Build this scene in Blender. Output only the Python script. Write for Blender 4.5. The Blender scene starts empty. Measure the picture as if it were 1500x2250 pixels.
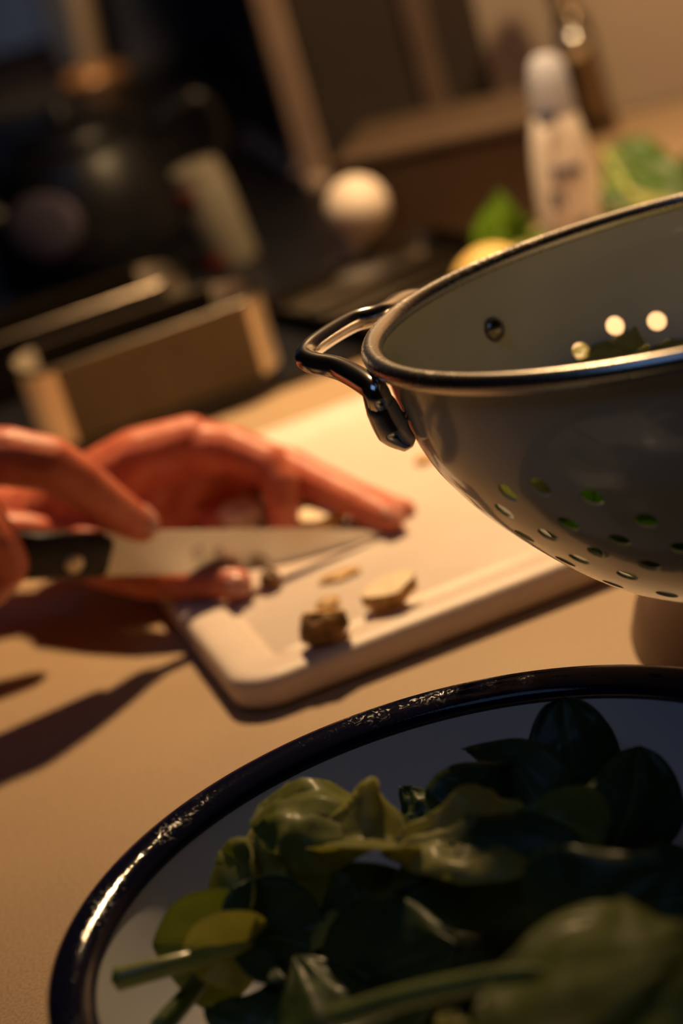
import bpy, bmesh, math, random
from mathutils import Vector, Matrix, noise
from mathutils.geometry import delaunay_2d_cdt
PI = math.pi
rnd = random.Random(7)
C = bpy.context.scene.collection
sc = bpy.context.scene

# ---------------------------------------------------------------- camera
F_PX, CW, CH = 5300.0, 1500.0, 2250.0
PITCH, ROLL, HCAM = 0.3626195, 0.2827605, 0.4031271
fwd = Vector((0, math.cos(PITCH), -math.sin(PITCH)))
_right = Vector((1, 0, 0)); _up = _right.cross(fwd)
CR = math.cos(ROLL)*_right - math.sin(ROLL)*_up
CU = math.sin(ROLL)*_right + math.cos(ROLL)*_up
CP = Vector((0, 0, HCAM))
cd = bpy.data.cameras.new('camera'); cam = bpy.data.objects.new('camera', cd); C.objects.link(cam)
cam.matrix_world = Matrix(((CR.x, CU.x, -fwd.x, CP.x), (CR.y, CU.y, -fwd.y, CP.y), (CR.z, CU.z, -fwd.z, CP.z), (0, 0, 0, 1)))
cd.sensor_fit = 'VERTICAL'; cd.sensor_height = 36.0; cd.lens = F_PX/CH*36.0
cd.clip_start = 0.02; cd.clip_end = 50
cd.dof.use_dof = True; cd.dof.focus_distance = 0.775; cd.dof.aperture_fstop = 5.7
sc.camera = cam

# ---------------------------------------------------------------- world, lights, exposure
wd = bpy.data.worlds.new('world'); sc.world = wd; wd.use_nodes = True
bg = wd.node_tree.nodes['Background']; bg.inputs[0].default_value = (0.30, 0.42, 0.75, 1); bg.inputs[1].default_value = 0.01
def lamp(name, kind, loc, aim, energy, col, **kw):
    l = bpy.data.lights.new(name, kind); l.energy = energy; l.color = col
    for k, v in kw.items(): setattr(l, k, v)
    o = bpy.data.objects.new(name, l); C.objects.link(o); o.location = loc
    o.rotation_euler = (Vector(aim)-Vector(loc)).to_track_quat('-Z', 'Y').to_euler()
    return o
WARM = (1.0, 0.64, 0.31)
lamp('under_cabinet_spot', 'SPOT', (0.10, 1.31, 0.68), (0.075, 1.11, 0), 39, WARM, spot_size=math.radians(94), spot_blend=1.0, shadow_soft_size=0.022)
lamp('second_cabinet_spot', 'SPOT', (0.42, 1.30, 0.74), (0.38, 1.55, 0.05), 22, WARM, spot_size=math.radians(110), spot_blend=0.9, shadow_soft_size=0.022)
lamp('added_tap_spot', 'SPOT', (-0.06, 2.20, 0.80), (-0.14, 2.385, 0.12), 60, WARM, spot_size=math.radians(18), spot_blend=1.0, shadow_soft_size=0.022)  # added narrow spot that brightens only the tap column
lamp('added_tin_spot', 'SPOT', (-0.45, 1.16, 0.56), (-0.15, 1.27, 0.03), 7, WARM, spot_size=math.radians(24), spot_blend=1.0, shadow_soft_size=0.022)  # added narrow spot, only to light the nearer tin's left corner
lamp('cool_overhead_fill', 'AREA', (-0.55, 0.05, 1.9), (0, 0.6, 0), 1.7, (0.27, 0.50, 1.0), size=0.9)  # added blue area light overhead, stands in for the cool ambient
sc.view_settings.view_transform = 'Standard'; sc.view_settings.look = 'None'
sc.view_settings.exposure = 0.0; sc.view_settings.gamma = 1.0
sc.view_settings.use_curve_mapping = False

# ---------------------------------------------------------------- helpers
def ray(px, py): return fwd + CR*((px-CW/2)/F_PX) + CU*((CH/2-py)/F_PX)
def at_z(px, py, z=0.0):
    d = ray(px, py); return CP + d*((z-CP.z)/d.z)
def at_d(px, py, d): return CP + ray(px, py)*d

def nt(m): return m.node_tree.nodes, m.node_tree.links
def mat(name, col, rough=0.5, metal=0.0, noise_scale=0, var=0.0, bump=0.0, bump_scale=None, coat=0.0, sss=0.0, trans=0.0, ior=1.45, spec=0.5, col2=None, emit=None, aniso=None):
    m = bpy.data.materials.new(name); m.use_nodes = True
    N, L = nt(m); b = N['Principled BSDF']
    b.inputs['Base Color'].default_value = (*col, 1); b.inputs['Roughness'].default_value = rough
    b.inputs['Metallic'].default_value = metal; b.inputs['IOR'].default_value = ior
    b.inputs['Coat Weight'].default_value = coat; b.inputs['Coat Roughness'].default_value = 0.05
    b.inputs['Specular IOR Level'].default_value = spec
    if sss:
        b.inputs['Subsurface Weight'].default_value = sss; b.inputs['Subsurface Radius'].default_value = (1, 0.3, 0.15); b.inputs['Subsurface Scale'].default_value = 0.004
    if trans: b.inputs['Transmission Weight'].default_value = trans
    if noise_scale:
        tc = N.new('ShaderNodeTexCoord'); n = N.new('ShaderNodeTexNoise'); n.inputs['Scale'].default_value = noise_scale; n.inputs['Detail'].default_value = 6
        L.new(tc.outputs['Object'], n.inputs['Vector'])
        if var or col2:
            r = N.new('ShaderNodeValToRGB')
            c2 = col2 or tuple(max(0, c*(1-var)) for c in col); c1 = col if col2 else tuple(min(1, c*(1+var)) for c in col)
            r.color_ramp.elements[0].color = (*c2, 1); r.color_ramp.elements[1].color = (*c1, 1)
            r.color_ramp.elements[0].position = 0.35; r.color_ramp.elements[1].position = 0.65
            L.new(n.outputs['Fac'], r.inputs['Fac']); L.new(r.outputs['Color'], b.inputs['Base Color'])
        if bump:
            n2 = N.new('ShaderNodeTexNoise'); n2.inputs['Scale'].default_value = bump_scale or noise_scale; n2.inputs['Detail'].default_value = 4
            L.new(tc.outputs['Object'], n2.inputs['Vector'])
            bp = N.new('ShaderNodeBump'); bp.inputs['Strength'].default_value = bump; bp.inputs['Distance'].default_value = 0.001
            L.new(n2.outputs['Fac'], bp.inputs['Height']); L.new(bp.outputs['Normal'], b.inputs['Normal'])
    return m

def link(name, me, m, parent=None, smooth=True):
    o = bpy.data.objects.new(name, me); C.objects.link(o)
    if m: me.materials.append(m)
    if smooth:
        for p in me.polygons: p.use_smooth = True
    if parent: o.parent = parent
    return o
def from_bm(name, bm, m, parent=None, smooth=True, angle=None):
    bmesh.ops.recalc_face_normals(bm, faces=bm.faces)
    me = bpy.data.meshes.new(name); bm.to_mesh(me); bm.free()
    o = link(name, me, m, parent, smooth)
    if angle: me.set_sharp_from_angle(angle=math.radians(angle))
    return o
def tag(o, label=None, cat=None, group=None, kind=None):
    if label: o['label'] = label
    if cat: o['category'] = cat
    if group: o['group'] = group
    if kind: o['kind'] = kind
    return o
def empty(name, loc, label, cat, group=None):
    o = bpy.data.objects.new(name, None); C.objects.link(o); o.location = loc; o.empty_display_size = 0.02
    return tag(o, label, cat, group)
def box_bm(sx, sy, sz, off=(0, 0, 0), bevel=0.0, seg=2, bm=None):
    b2 = bmesh.new(); bmesh.ops.create_cube(b2, size=1)
    for v in b2.verts: v.co = Vector((v.co.x*sx+off[0], v.co.y*sy+off[1], v.co.z*sz+off[2]))
    if bevel: bmesh.ops.bevel(b2, geom=b2.edges[:], offset=bevel, segments=seg, affect='EDGES', profile=0.5)
    if bm is None: return b2
    me = bpy.data.meshes.new('tmp'); b2.to_mesh(me); b2.free(); bm.from_mesh(me); bpy.data.meshes.remove(me); return bm
def lathe_bm(prof, n=64, bm=None, close=False, M=None):
    bm = bm or bmesh.new(); rings = []
    for r, z in prof:
        if r < 1e-6: rings.append([bm.verts.new((0, 0, z))])
        else: rings.append([bm.verts.new((r*math.cos(2*PI*k/n), r*math.sin(2*PI*k/n), z)) for k in range(n)])
    pairs = list(zip(rings[:-1], rings[1:])) + ([(rings[-1], rings[0])] if close else [])
    for a, b in pairs:
        for k in range(n):
            k2 = (k+1) % n
            if len(a) == 1 and len(b) == 1: continue
            if len(a) == 1: bm.faces.new((a[0], b[k], b[k2]))
            elif len(b) == 1: bm.faces.new((a[k], b[0], a[k2]))
            else: bm.faces.new((a[k], b[k], b[k2], a[k2]))
    if M is not None: bm.transform(M)
    return bm
def frame_axes(t, hint=Vector((0, 0, 1))):
    t = t.normalized(); s = t.cross(hint)
    if s.length < 1e-4: s = t.cross(Vector((1, 0, 0)))
    s.normalize(); return s, s.cross(t).normalized()
def catmull(pts, n):
    P = [2*pts[0]-pts[1]] + list(pts) + [2*pts[-1]-pts[-2]]; out = []
    for i in range(1, len(P)-2):
        for k in range(n):
            t = k/n; a, b, c, d = P[i-1:i+3]
            out.append(0.5*((2*b)+(c-a)*t+(2*a-5*b+4*c-d)*t*t+(3*b-a-3*c+d)*t*t*t))
    out.append(Vector(pts[-1])); return out
def lerp_list(vals, n):
    out = []
    for i in range(len(vals)-1):
        for k in range(n): out.append(vals[i]+(vals[i+1]-vals[i])*k/n)
    out.append(vals[-1]); return out
def tube_bm(pts, radii, n=14, sub=6, bm=None, caps=True, squash=1.0):
    bm = bm or bmesh.new()
    pts = [Vector(p) for p in pts]
    if sub > 1: path = catmull(pts, sub); rr = lerp_list(list(radii), sub)
    else: path = pts; rr = list(radii)
    rings = []; up = None
    for i, p in enumerate(path):
        t = (path[min(i+1, len(path)-1)]-path[max(i-1, 0)]).normalized()
        if up is None: s, up = frame_axes(t)
        else:
            s = t.cross(up).normalized(); up = s.cross(t).normalized()
        rings.append([bm.verts.new(p+(s*math.cos(2*PI*k/n)+up*math.sin(2*PI*k/n)*squash)*rr[i]) for k in range(n)])
    for a, b in zip(rings[:-1], rings[1:]):
        for k in range(n): bm.faces.new((a[k], a[(k+1) % n], b[(k+1) % n], b[k]))
    if caps:
        for ring, p, q, r in ((rings[0], path[0], path[1], rr[0]), (rings[-1], path[-1], path[-2], rr[-1])):
            c = bm.verts.new(p+(p-q).normalized()*r*0.5)
            for k in range(n): bm.faces.new((ring[k], ring[(k+1) % n], c))
    return bm
def torus_bm(R, r, n=160, m=14, z=0, bm=None, arc=None):
    prof = [(R+r*math.cos(2*PI*k/m), z+r*math.sin(2*PI*k/m)) for k in range(m)]
    return lathe_bm(prof, n, bm, close=True)
def rrect(hx, hy, r, n=10):
    out = []
    for cx, cy, a0 in ((hx-r, hy-r, 0), (-hx+r, hy-r, PI/2), (-hx+r, -hy+r, PI), (hx-r, -hy+r, 1.5*PI)):
        for k in range(n+1): a = a0+PI/2*k/n; out.append((cx+r*math.cos(a), cy+r*math.sin(a)))
    return out
def loops_bm(loops, cap0=True, cap1=True):
    bm = bmesh.new(); rows = [[bm.verts.new(p) for p in lp] for lp in loops]
    for a, b in zip(rows[:-1], rows[1:]):
        n = len(a)
        for k in range(n): bm.faces.new((a[k], a[(k+1) % n], b[(k+1) % n], b[k]))
    if cap0: bm.faces.new(rows[0])
    if cap1: bm.faces.new(rows[-1])
    return bm
def hull_bm(pts):
    bm = bmesh.new()
    for p in pts: bm.verts.new(p)
    bmesh.ops.convex_hull(bm, input=bm.verts[:]); return bm

# ---------------------------------------------------------------- materials
def counter_mat():
    m = mat('composite_stone', (0.62, 0.55, 0.47), 0.42)
    N, L = nt(m); b = N['Principled BSDF']; tc = N.new('ShaderNodeTexCoord')
    n1 = N.new('ShaderNodeTexNoise'); n1.inputs['Scale'].default_value = 900; n1.inputs['Detail'].default_value = 3
    n2 = N.new('ShaderNodeTexNoise'); n2.inputs['Scale'].default_value = 14; n2.inputs['Detail'].default_value = 5
    r1 = N.new('ShaderNodeValToRGB'); r1.color_ramp.elements[0].position = 0.3; r1.color_ramp.elements[1].position = 0.6
    r1.color_ramp.elements[0].color = (0.31, 0.21, 0.125, 1); r1.color_ramp.elements[1].color = (0.46, 0.325, 0.20, 1)
    r2 = N.new('ShaderNodeValToRGB'); r2.color_ramp.elements[0].color = (0.86, 0.86, 0.86, 1); r2.color_ramp.elements[1].color = (1.05, 1.05, 1.05, 1)
    mx = N.new('ShaderNodeMix'); mx.data_type = 'RGBA'; mx.blend_type = 'MULTIPLY'; mx.inputs[0].default_value = 1
    L.new(tc.outputs['Object'], n1.inputs['Vector']); L.new(tc.outputs['Object'], n2.inputs['Vector'])
    L.new(n1.outputs['Fac'], r1.inputs['Fac']); L.new(n2.outputs['Fac'], r2.inputs['Fac'])
    L.new(r1.outputs['Color'], mx.inputs[6]); L.new(r2.outputs['Color'], mx.inputs[7]); L.new(mx.outputs[2], b.inputs['Base Color'])
    bp = N.new('ShaderNodeBump'); bp.inputs['Strength'].default_value = 0.12; bp.inputs['Distance'].default_value = 0.0004
    L.new(n1.outputs['Fac'], bp.inputs['Height']); L.new(bp.outputs['Normal'], b.inputs['Normal'])
    return m
M_counter = counter_mat()
M_board = mat('white_plastic', (0.68, 0.57, 0.49), 0.45, noise_scale=40, var=0.03, sss=0.05, bump=0.15, bump_scale=300)
M_foot = mat('rubber', (0.25, 0.2, 0.16), 0.7, noise_scale=60, var=0.1)
M_white = mat('cream_enamel', (0.78, 0.76, 0.66), 0.16, noise_scale=25, var=0.02, coat=0.5, bump=0.06, bump_scale=700)
M_bowl = mat('white_enamel', (0.74, 0.75, 0.77), 0.22, noise_scale=9, var=0.05, coat=0.4, bump=0.05, bump_scale=60)
M_chrome = mat('polished_steel', (0.76, 0.73, 0.70), 0.17, 1.0, noise_scale=60, var=0.05)
def rim_mat(name, col, metal, rough, scr):
    m = mat(name, col, rough, metal, coat=0, spec=0.4)
    N, L = nt(m); b = N['Principled BSDF']; tc = N.new('ShaderNodeTexCoord')
    n = N.new('ShaderNodeTexNoise'); n.inputs['Scale'].default_value = 260; n.inputs['Detail'].default_value = 8; n.inputs['Distortion'].default_value = 2.5
    L.new(tc.outputs['Object'], n.inputs['Vector'])
    n2 = N.new('ShaderNodeTexNoise'); n2.inputs['Scale'].default_value = 22; L.new(tc.outputs['Object'], n2.inputs['Vector'])
    mul = N.new('ShaderNodeMath'); mul.operation = 'MULTIPLY'; L.new(n.outputs['Fac'], mul.inputs[0]); L.new(n2.outputs['Fac'], mul.inputs[1])
    r = N.new('ShaderNodeValToRGB'); r.color_ramp.elements[0].position = 0.29; r.color_ramp.elements[1].position = 0.42
    r.color_ramp.elements[0].color = (rough,)*3+(1,); r.color_ramp.elements[1].color = (min(1, rough+scr),)*3+(1,)
    L.new(mul.outputs[0], r.inputs['Fac']); L.new(r.outputs['Color'], b.inputs['Roughness'])
    bp = N.new('ShaderNodeBump'); bp.inputs['Strength'].default_value = 0.5*scr; bp.inputs['Distance'].default_value = 0.0006
    L.new(mul.outputs[0], bp.inputs['Height']); L.new(bp.outputs['Normal'], b.inputs['Normal'])
    return m
M_bluerim = rim_mat('navy_enamel', (0.008, 0.009, 0.026), 0.0, 0.06, 0.32)
M_steelrim = rim_mat('rolled_steel', (0.68, 0.63, 0.58), 1.0, 0.27, 0.16)
def skin_mat():
    m = mat('skin', (0.62, 0.175, 0.095), 0.42, noise_scale=90, col2=(0.48, 0.105, 0.058), sss=0.05, bump=0.25, bump_scale=420)
    return m
M_skin = skin_mat()
M_nail = mat('fingernail', (0.50, 0.225, 0.175), 0.22, noise_scale=60, var=0.05, sss=0.2)
M_sleeve = mat('sleeve_cloth', (0.03, 0.035, 0.06), 0.9, noise_scale=200, var=0.3, bump=0.5)
M_blade = mat('knife_steel', (0.62, 0.60, 0.56), 0.36, 1.0, noise_scale=30, var=0.06, bump=0.05, bump_scale=500)
M_etch = mat('etched_grey', (0.16, 0.15, 0.14), 0.6, 0.6, noise_scale=200, var=0.2)
M_black = mat('black_plastic', (0.012, 0.012, 0.013), 0.38, noise_scale=80, var=0.2, bump=0.1)
M_brass = mat('rivet_metal', (0.62, 0.56, 0.45), 0.35, 1.0, noise_scale=80, var=0.05)
M_gloss = mat('black_gloss', (0.008, 0.008, 0.011), 0.38, noise_scale=30, var=0.2)
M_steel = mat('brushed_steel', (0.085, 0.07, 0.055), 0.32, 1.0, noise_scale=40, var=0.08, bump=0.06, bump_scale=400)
M_wood = mat('dark_wood', (0.055, 0.03, 0.016), 0.5, noise_scale=12, var=0.25, bump=0.1)
M_brown = mat('brown_stoneware', (0.16, 0.10, 0.075), 0.4, noise_scale=20, var=0.15, bump=0.1)
M_pale = mat('pale_lacquer', (0.62, 0.52, 0.44), 0.5, noise_scale=30, var=0.06)
M_wall = mat('painted_plaster', (0.52, 0.43, 0.35), 0.75, noise_scale=8, var=0.06, bump=0.15, bump_scale=120)
M_cab = mat('brown_laminate', (0.062, 0.050, 0.045), 0.5, noise_scale=10, var=0.1)
M_navy = mat('navy_paint', (0.035, 0.045, 0.085), 0.6, noise_scale=8, var=0.15)
M_jar = mat('spice_jar_card', (0.20, 0.175, 0.13), 0.5, noise_scale=30, var=0.06)
M_red = mat('red_print', (0.13, 0.012, 0.012), 0.4, noise_scale=30, var=0.1)
M_bottle = mat('white_bottle_plastic', (0.72, 0.66, 0.62), 0.35, noise_scale=30, var=0.04)
M_cap = mat('grey_blue_cap', (0.36, 0.37, 0.45), 0.35, noise_scale=30, var=0.05)
M_print = mat('navy_print', (0.05, 0.06, 0.13), 0.5, noise_scale=60, var=0.1)
M_print2 = mat('teal_grey_print', (0.24, 0.29, 0.33), 0.5, noise_scale=60, var=0.1)
M_yellow = mat('lemon_peel', (0.80, 0.54, 0.17), 0.45, noise_scale=60, var=0.08, bump=0.4, bump_scale=200)
M_lilac = mat('lilac_sheen', (0.12, 0.10, 0.13), 0.45, noise_scale=20, var=0.08)
M_flesh = mat('pale_flesh', (0.80, 0.62, 0.40), 0.5, noise_scale=120, var=0.08, sss=0.2, bump=0.3)
M_peel = mat('brown_peel', (0.34, 0.17, 0.045), 0.55, noise_scale=150, col2=(0.10, 0.05, 0.02), bump=0.5)
M_peel2 = mat('golden_peel', (0.62, 0.36, 0.10), 0.5, noise_scale=150, col2=(0.42, 0.22, 0.06), bump=0.4)

def leaf_mat(name, col, back, rough=0.48, vein=(1.35, 1.3, 1.2), trans=0.3):
    m = bpy.data.materials.new(name); m.use_nodes = True; N, L = nt(m); b = N['Principled BSDF']
    uv = N.new('ShaderNodeUVMap'); sep = N.new('ShaderNodeSeparateXYZ'); L.new(uv.outputs[0], sep.inputs[0])
    def mth(op, a, bb=None, c=None):
        n = N.new('ShaderNodeMath'); n.operation = op
        for i, x in enumerate((a, bb, c)):
            if x is None: continue
            if isinstance(x, (int, float)): n.inputs[i].default_value = x
            else: L.new(x, n.inputs[i])
        return n.outputs[0]
    t, v = sep.outputs[0], sep.outputs[1]
    av = mth('ABSOLUTE', mth('SUBTRACT', v, 0.5))
    mid = mth('LESS_THAN', av, 0.022)
    ph = mth('SUBTRACT', mth('MULTIPLY', t, 8.0), mth('MULTIPLY', av, 5.0))
    fr = mth('ABSOLUTE', mth('SUBTRACT', mth('FRACT', ph), 0.5))
    side = mth('LESS_THAN', fr, 0.045)
    vn = mth('MAXIMUM', mid, mth('MULTIPLY', side, 0.55))
    tc = N.new('ShaderNodeTexCoord'); n = N.new('ShaderNodeTexNoise'); n.inputs['Scale'].default_value = 55; n.inputs['Detail'].default_value = 6
    L.new(tc.outputs['Object'], n.inputs['Vector'])
    r = N.new('ShaderNodeValToRGB'); r.color_ramp.elements[0].position = 0.3; r.color_ramp.elements[1].position = 0.7
    r.color_ramp.elements[0].color = (*[c*0.75 for c in col], 1); r.color_ramp.elements[1].color = (*[min(1, c*1.2) for c in col], 1)
    L.new(n.outputs['Fac'], r.inputs['Fac'])
    geo = N.new('ShaderNodeNewGeometry'); mb = N.new('ShaderNodeMix'); mb.data_type = 'RGBA'
    mv = N.new('ShaderNodeMix'); mv.data_type = 'RGBA'; L.new(vn, mv.inputs[0]); L.new(r.outputs['Color'], mv.inputs[6])
    mv.inputs[7].default_value = (*[min(1, c*k) for c, k in zip(back, vein)], 1)
    L.new(mv.outputs[2], b.inputs['Base Color'])
    b.inputs['Roughness'].default_value = rough; b.inputs['Coat Weight'].default_value = 0.15; b.inputs['Coat Roughness'].default_value = 0.2; b.inputs['Specular IOR Level'].default_value = 0.3
    bp = N.new('ShaderNodeBump'); bp.inputs['Strength'].default_value = 0.55; bp.inputs['Distance'].default_value = 0.0008
    h = mth('SUBTRACT', n.outputs['Fac'], mth('MULTIPLY', vn, 0.5)); L.new(h, bp.inputs['Height']); L.new(bp.outputs['Normal'], b.inputs['Normal'])
    tr = N.new('ShaderNodeBsdfTranslucent'); tr.inputs[0].default_value = (*[min(1, c*1.6) for c in col], 1)
    mix = N.new('ShaderNodeMixShader'); mix.inputs[0].default_value = trans
    out = N['Material Output']; L.new(b.outputs[0], mix.inputs[1]); L.new(tr.outputs[0], mix.inputs[2]); L.new(mix.outputs[0], out.inputs[0])
    return m
M_leaf = leaf_mat('spinach_lit_green', (0.30, 0.33, 0.075), (0.34, 0.37, 0.12), trans=.52)  # green raised above real spinach to paint light on lit leaves
M_leafpale = leaf_mat('spinach_pale_green', (0.46, 0.45, 0.15), (0.5, 0.48, 0.2), trans=.52)  # pale undersides and veins, also light painted on lit leaves
M_leafdark = leaf_mat('spinach_shaded_green', (0.060, 0.100, 0.026), (0.09, 0.13, 0.04))  # darker copy, paints shade into the leaves of the dim heap
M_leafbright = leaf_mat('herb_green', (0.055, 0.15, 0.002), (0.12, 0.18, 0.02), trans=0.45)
M_leaflit = leaf_mat('lit_leaf_green', (0.13, 0.26, 0.010), (0.3, 0.42, 0.06), trans=0.5)  # bright herb green; in the colander it paints light on leaves
M_stem = mat('stem_green', (0.34, 0.38, 0.09), 0.35, noise_scale=60, var=0.15, coat=0.2)
M_stemdark = mat('stem_dark_green', (0.10, 0.14, 0.03), 0.35, noise_scale=60, var=0.15, coat=0.2)

# ---------------------------------------------------------------- setting
ANG = math.radians(12.4)
AX = Vector((math.cos(ANG), math.sin(ANG), 0)); AY = Vector((-math.sin(ANG), math.cos(ANG), 0))
# tan wall behind on the right, running away to the left
WA = Vector((0.2616, 1.675, 0)); WD = Vector((-0.2118, 0.0516, 0)).normalized(); WN = Vector((-WD.y, WD.x, 0))
_e = WA-WD*1.6; _f = WA+WD*0.21
WTOP = [(-1.25, -.05), (_e.x, -.05), (_e.x, _e.y-.002), (_f.x-.004, _f.y-.002), (.045, 2.445), (-1.25, 2.445)]
wt = from_bm('worktop', loops_bm([[(x, y, z) for x, y in WTOP] for z in (-.04, 0)]), M_counter, smooth=False)
tag(wt, 'speckled beige stone kitchen worktop that everything stands on', 'worktop')
def slab(name, a, b, z0, z1, th, m, parent=None, kind='structure'):
    d = (b-a).normalized(); n = Vector((d.y, -d.x, 0))
    if n.dot(Vector((0, -1, 0))) > 0: n = -n
    pts = []
    for z in (z0, z1):
        pts += [(a.x, a.y, z), (b.x, b.y, z), (b.x+n.x*th, b.y+n.y*th, z), (a.x+n.x*th, a.y+n.y*th, z)]
    bm = hull_bm(pts); o = from_bm(name, bm, m, parent, smooth=False)
    if kind and not parent: o['kind'] = kind
    return o
def at_plane(px, py, p, n):
    d = ray(px, py); return CP + d*((p-CP).dot(n)/d.dot(n))
slab('wall_right', WA-WD*1.65, WA+WD*0.075, 0, 0.9, 0.05, M_wall)
slab('wall_back', WA+WD*0.0755, WA+WD*0.215, 0, 0.9, 0.05, M_cab)
slab('wall_side', WA+WD*0.215, Vector((0.05, 2.45, 0)), 0, 0.9, 0.05, M_gloss)
slab('wall_left', Vector((0.05, 2.45, 0)), Vector((-1.25, 2.45, 0)), 0, 0.9, 0.05, M_navy)
M_room = mat('room_paint', (0.16, 0.14, 0.13), 0.8, noise_scale=6, var=0.05)
for nm, sz, of in (('floor', (4.2, 5.6, .05), (-.2, .55, -.925)), ('ceiling', (4.2, 5.6, .05), (-.2, .55, 2.425)), ('wall_front', (4.2, .05, 3.35), (-.2, -2.2, .75)), ('wall_near', (.05, 5.6, 3.35), (1.9, .55, .75)), ('wall_far', (.05, 5.6, 3.35), (-2.3, .55, .75)), ('wall_end', (4.2, .05, 3.35), (-.2, 3.3, .75))):
    tag(from_bm(nm, box_bm(*sz, of), M_room, smooth=False), kind='structure')
# dark window with a pale post and sill on the far left wall
M_dusk = mat('dusk_window_glass', (0.02, 0.03, 0.06), 0.12, noise_scale=6, var=0.2)
M_dusk.node_tree.nodes['Principled BSDF'].inputs['Emission Color'].default_value = (0.0065, 0.010, 0.020, 1); M_dusk.node_tree.nodes['Principled BSDF'].inputs['Emission Strength'].default_value = 1.0
wn = bpy.data.objects.new('window_1', None); C.objects.link(wn); wn.location = (-0.45, 2.44, 0); wn['kind'] = 'structure'
from_bm('pane', box_bm(0.62, 0.006, 0.7, (0, -0.004, 0.40)), M_dusk, wn, smooth=False)
for sx in (-0.32, 0.32): from_bm('frame', box_bm(0.03, 0.02, 0.76, (sx, -0.01, 0.40), 0.002), M_navy, wn, smooth=False)
def post(name, foot, h, w, m, lean=None):
    o = from_bm(name, box_bm(w, w*0.6, h, (0, 0, h/2), w*0.12), m, None, smooth=False)
    o.location = foot; o.rotation_euler = (0, 0, math.atan2(WD.y, WD.x)); o['kind'] = 'structure'; return o
post('trim_1', Vector((0.0498, 1.706, 0)), 0.7, 0.019, mat('tan_trim', (0.40, 0.28, 0.205), 0.5, noise_scale=30, var=0.08))
t2p = at_plane(968, 250, WA, WN)
post('trim_2', Vector((t2p.x, t2p.y, max(0, t2p.z)))-WN*0.0, 0.6, 0.017, mat('pale_brown_trim', (0.17, 0.12, 0.095), 0.5, noise_scale=30, var=0.08))

# ---------------------------------------------------------------- cutting board
BT = 0.013
board = empty('cutting_board', Vector((-0.0587, 0.865, 0))+AX*0.18+AY*0.145, 'white plastic cutting board with a raised border under the hands', 'cutting board')
board.rotation_euler = (0, 0, ANG)
hx, hy = 0.18, 0.145
lp = []
for ins, z, r in ((0.0035, 0.0012, 0.016), (0.0008, 0.0022, 0.018), (0, 0.004, 0.019), (0, 0.0105, 0.019), (0.0008, 0.0135, 0.018), (0.003, 0.0148, 0.016), (0.006, 0.0152, 0.013), (0.0165, 0.0150, 0.009), (0.0185, 0.0142, 0.008), (0.020, 0.0120, 0.007), (0.022, 0.0112, 0.006), (0.024, 0.0118, 0.005), (0.0255, BT, 0.005)):
    lp.append([(x, y, z) for x, y in rrect(hx-ins, hy-ins, r)])
from_bm('slab', loops_bm(lp), M_board, board, angle=60)
for fx, fy in ((-0.10, -0.1385), (0.12, -0.1385), (-0.12, 0.12), (0.12, 0.12)):
    f_ = from_bm('rubber_foot', lathe_bm([(0, 0), (0.006, 0), (0.0065, 0.001), (0.0055, 0.0016), (0, 0.0016)], 16), M_foot, board); f_.location = (fx, fy, 0)

# ---------------------------------------------------------------- enamel bowl
BC = Vector((0.0045, 0.5857, 0)); BS = 0.1208/0.1188
bowl = empty('enamel_bowl', BC, 'wide white enamel bowl with a navy rim, full of spinach', 'bowl')
inner = [(0.1062, 0.0625), (0.1045, 0.059), (0.1010, 0.0515), (0.0965, 0.0425), (0.0905, 0.033), (0.082, 0.0235), (0.070, 0.0150), (0.054, 0.0095), (0.033, 0.0075), (0, 0.007)]
outer = [(0, 0.0055), (0.038, 0.0055), (0.0465, 0.0045), (0.047, 0.0), (0.0505, 0.0), (0.052, 0.0055), (0.069, 0.0125), (0.082, 0.021), (0.0915, 0.031), (0.098, 0.0425), (0.1025, 0.0515), (0.107, 0.0605)]
from_bm('body', lathe_bm([(r*BS, z+0.0012*(z/.06)) for r, z in inner+outer], 160), M_bowl, bowl, angle=50)
rimp = [(0.1056, 0.0606), (0.1053, 0.0634), (0.1075, 0.0652), (0.1110, 0.0664), (0.1140, 0.0672), (0.1165, 0.0671), (0.1182, 0.0657), (0.1188, 0.0635), (0.1180, 0.0613), (0.1160, 0.0602), (0.1140, 0.0604), (0.1090, 0.0606)]
from_bm('rim', lathe_bm([(r*BS, z+0.0012) for r, z in rimp], 220, close=True), M_bluerim, bowl)

# ---------------------------------------------------------------- colander
cn = Vector((0.009364, 0.086038, 1)).normalized(); cc = Vector((0.135234, 0.729277, 0.172301))
ca = (Vector((1, 0, 0))-cn*cn.x).normalized(); cb = cn.cross(ca)
CDEP = 0.106
col = empty('colander', (0, 0, 0), 'cream enamel colander with a steel rim and side handle, propped above the bowl', 'colander')
o0 = cc-cn*CDEP
col.matrix_world = Matrix(((ca.x, cb.x, cn.x, o0.x), (ca.y, cb.y, cn.y, o0.y), (ca.z, cb.z, cn.z, o0.z), (0, 0, 0, 1)))
CINV = col.matrix_world.inverted()
zk = [0, -.010, -.020, -.03, -.040, -.055, -.070, -.083, -.094, -.1015, -.106]; rk = [.1105, .1095, .1078, .1055, .1018, .0928, .0803, .0675, .0535, .039, .018]
def smooth_profile(n=120):
    pts = catmull([Vector((r, z, 0)) for r, z in zip(rk, zk)], 12); arc = [0]
    for a, b in zip(pts[:-1], pts[1:]): arc.append(arc[-1]+(b-a).length)
    return pts, arc
PP, PARC = smooth_profile(); ATOT = PARC[-1]
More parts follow.
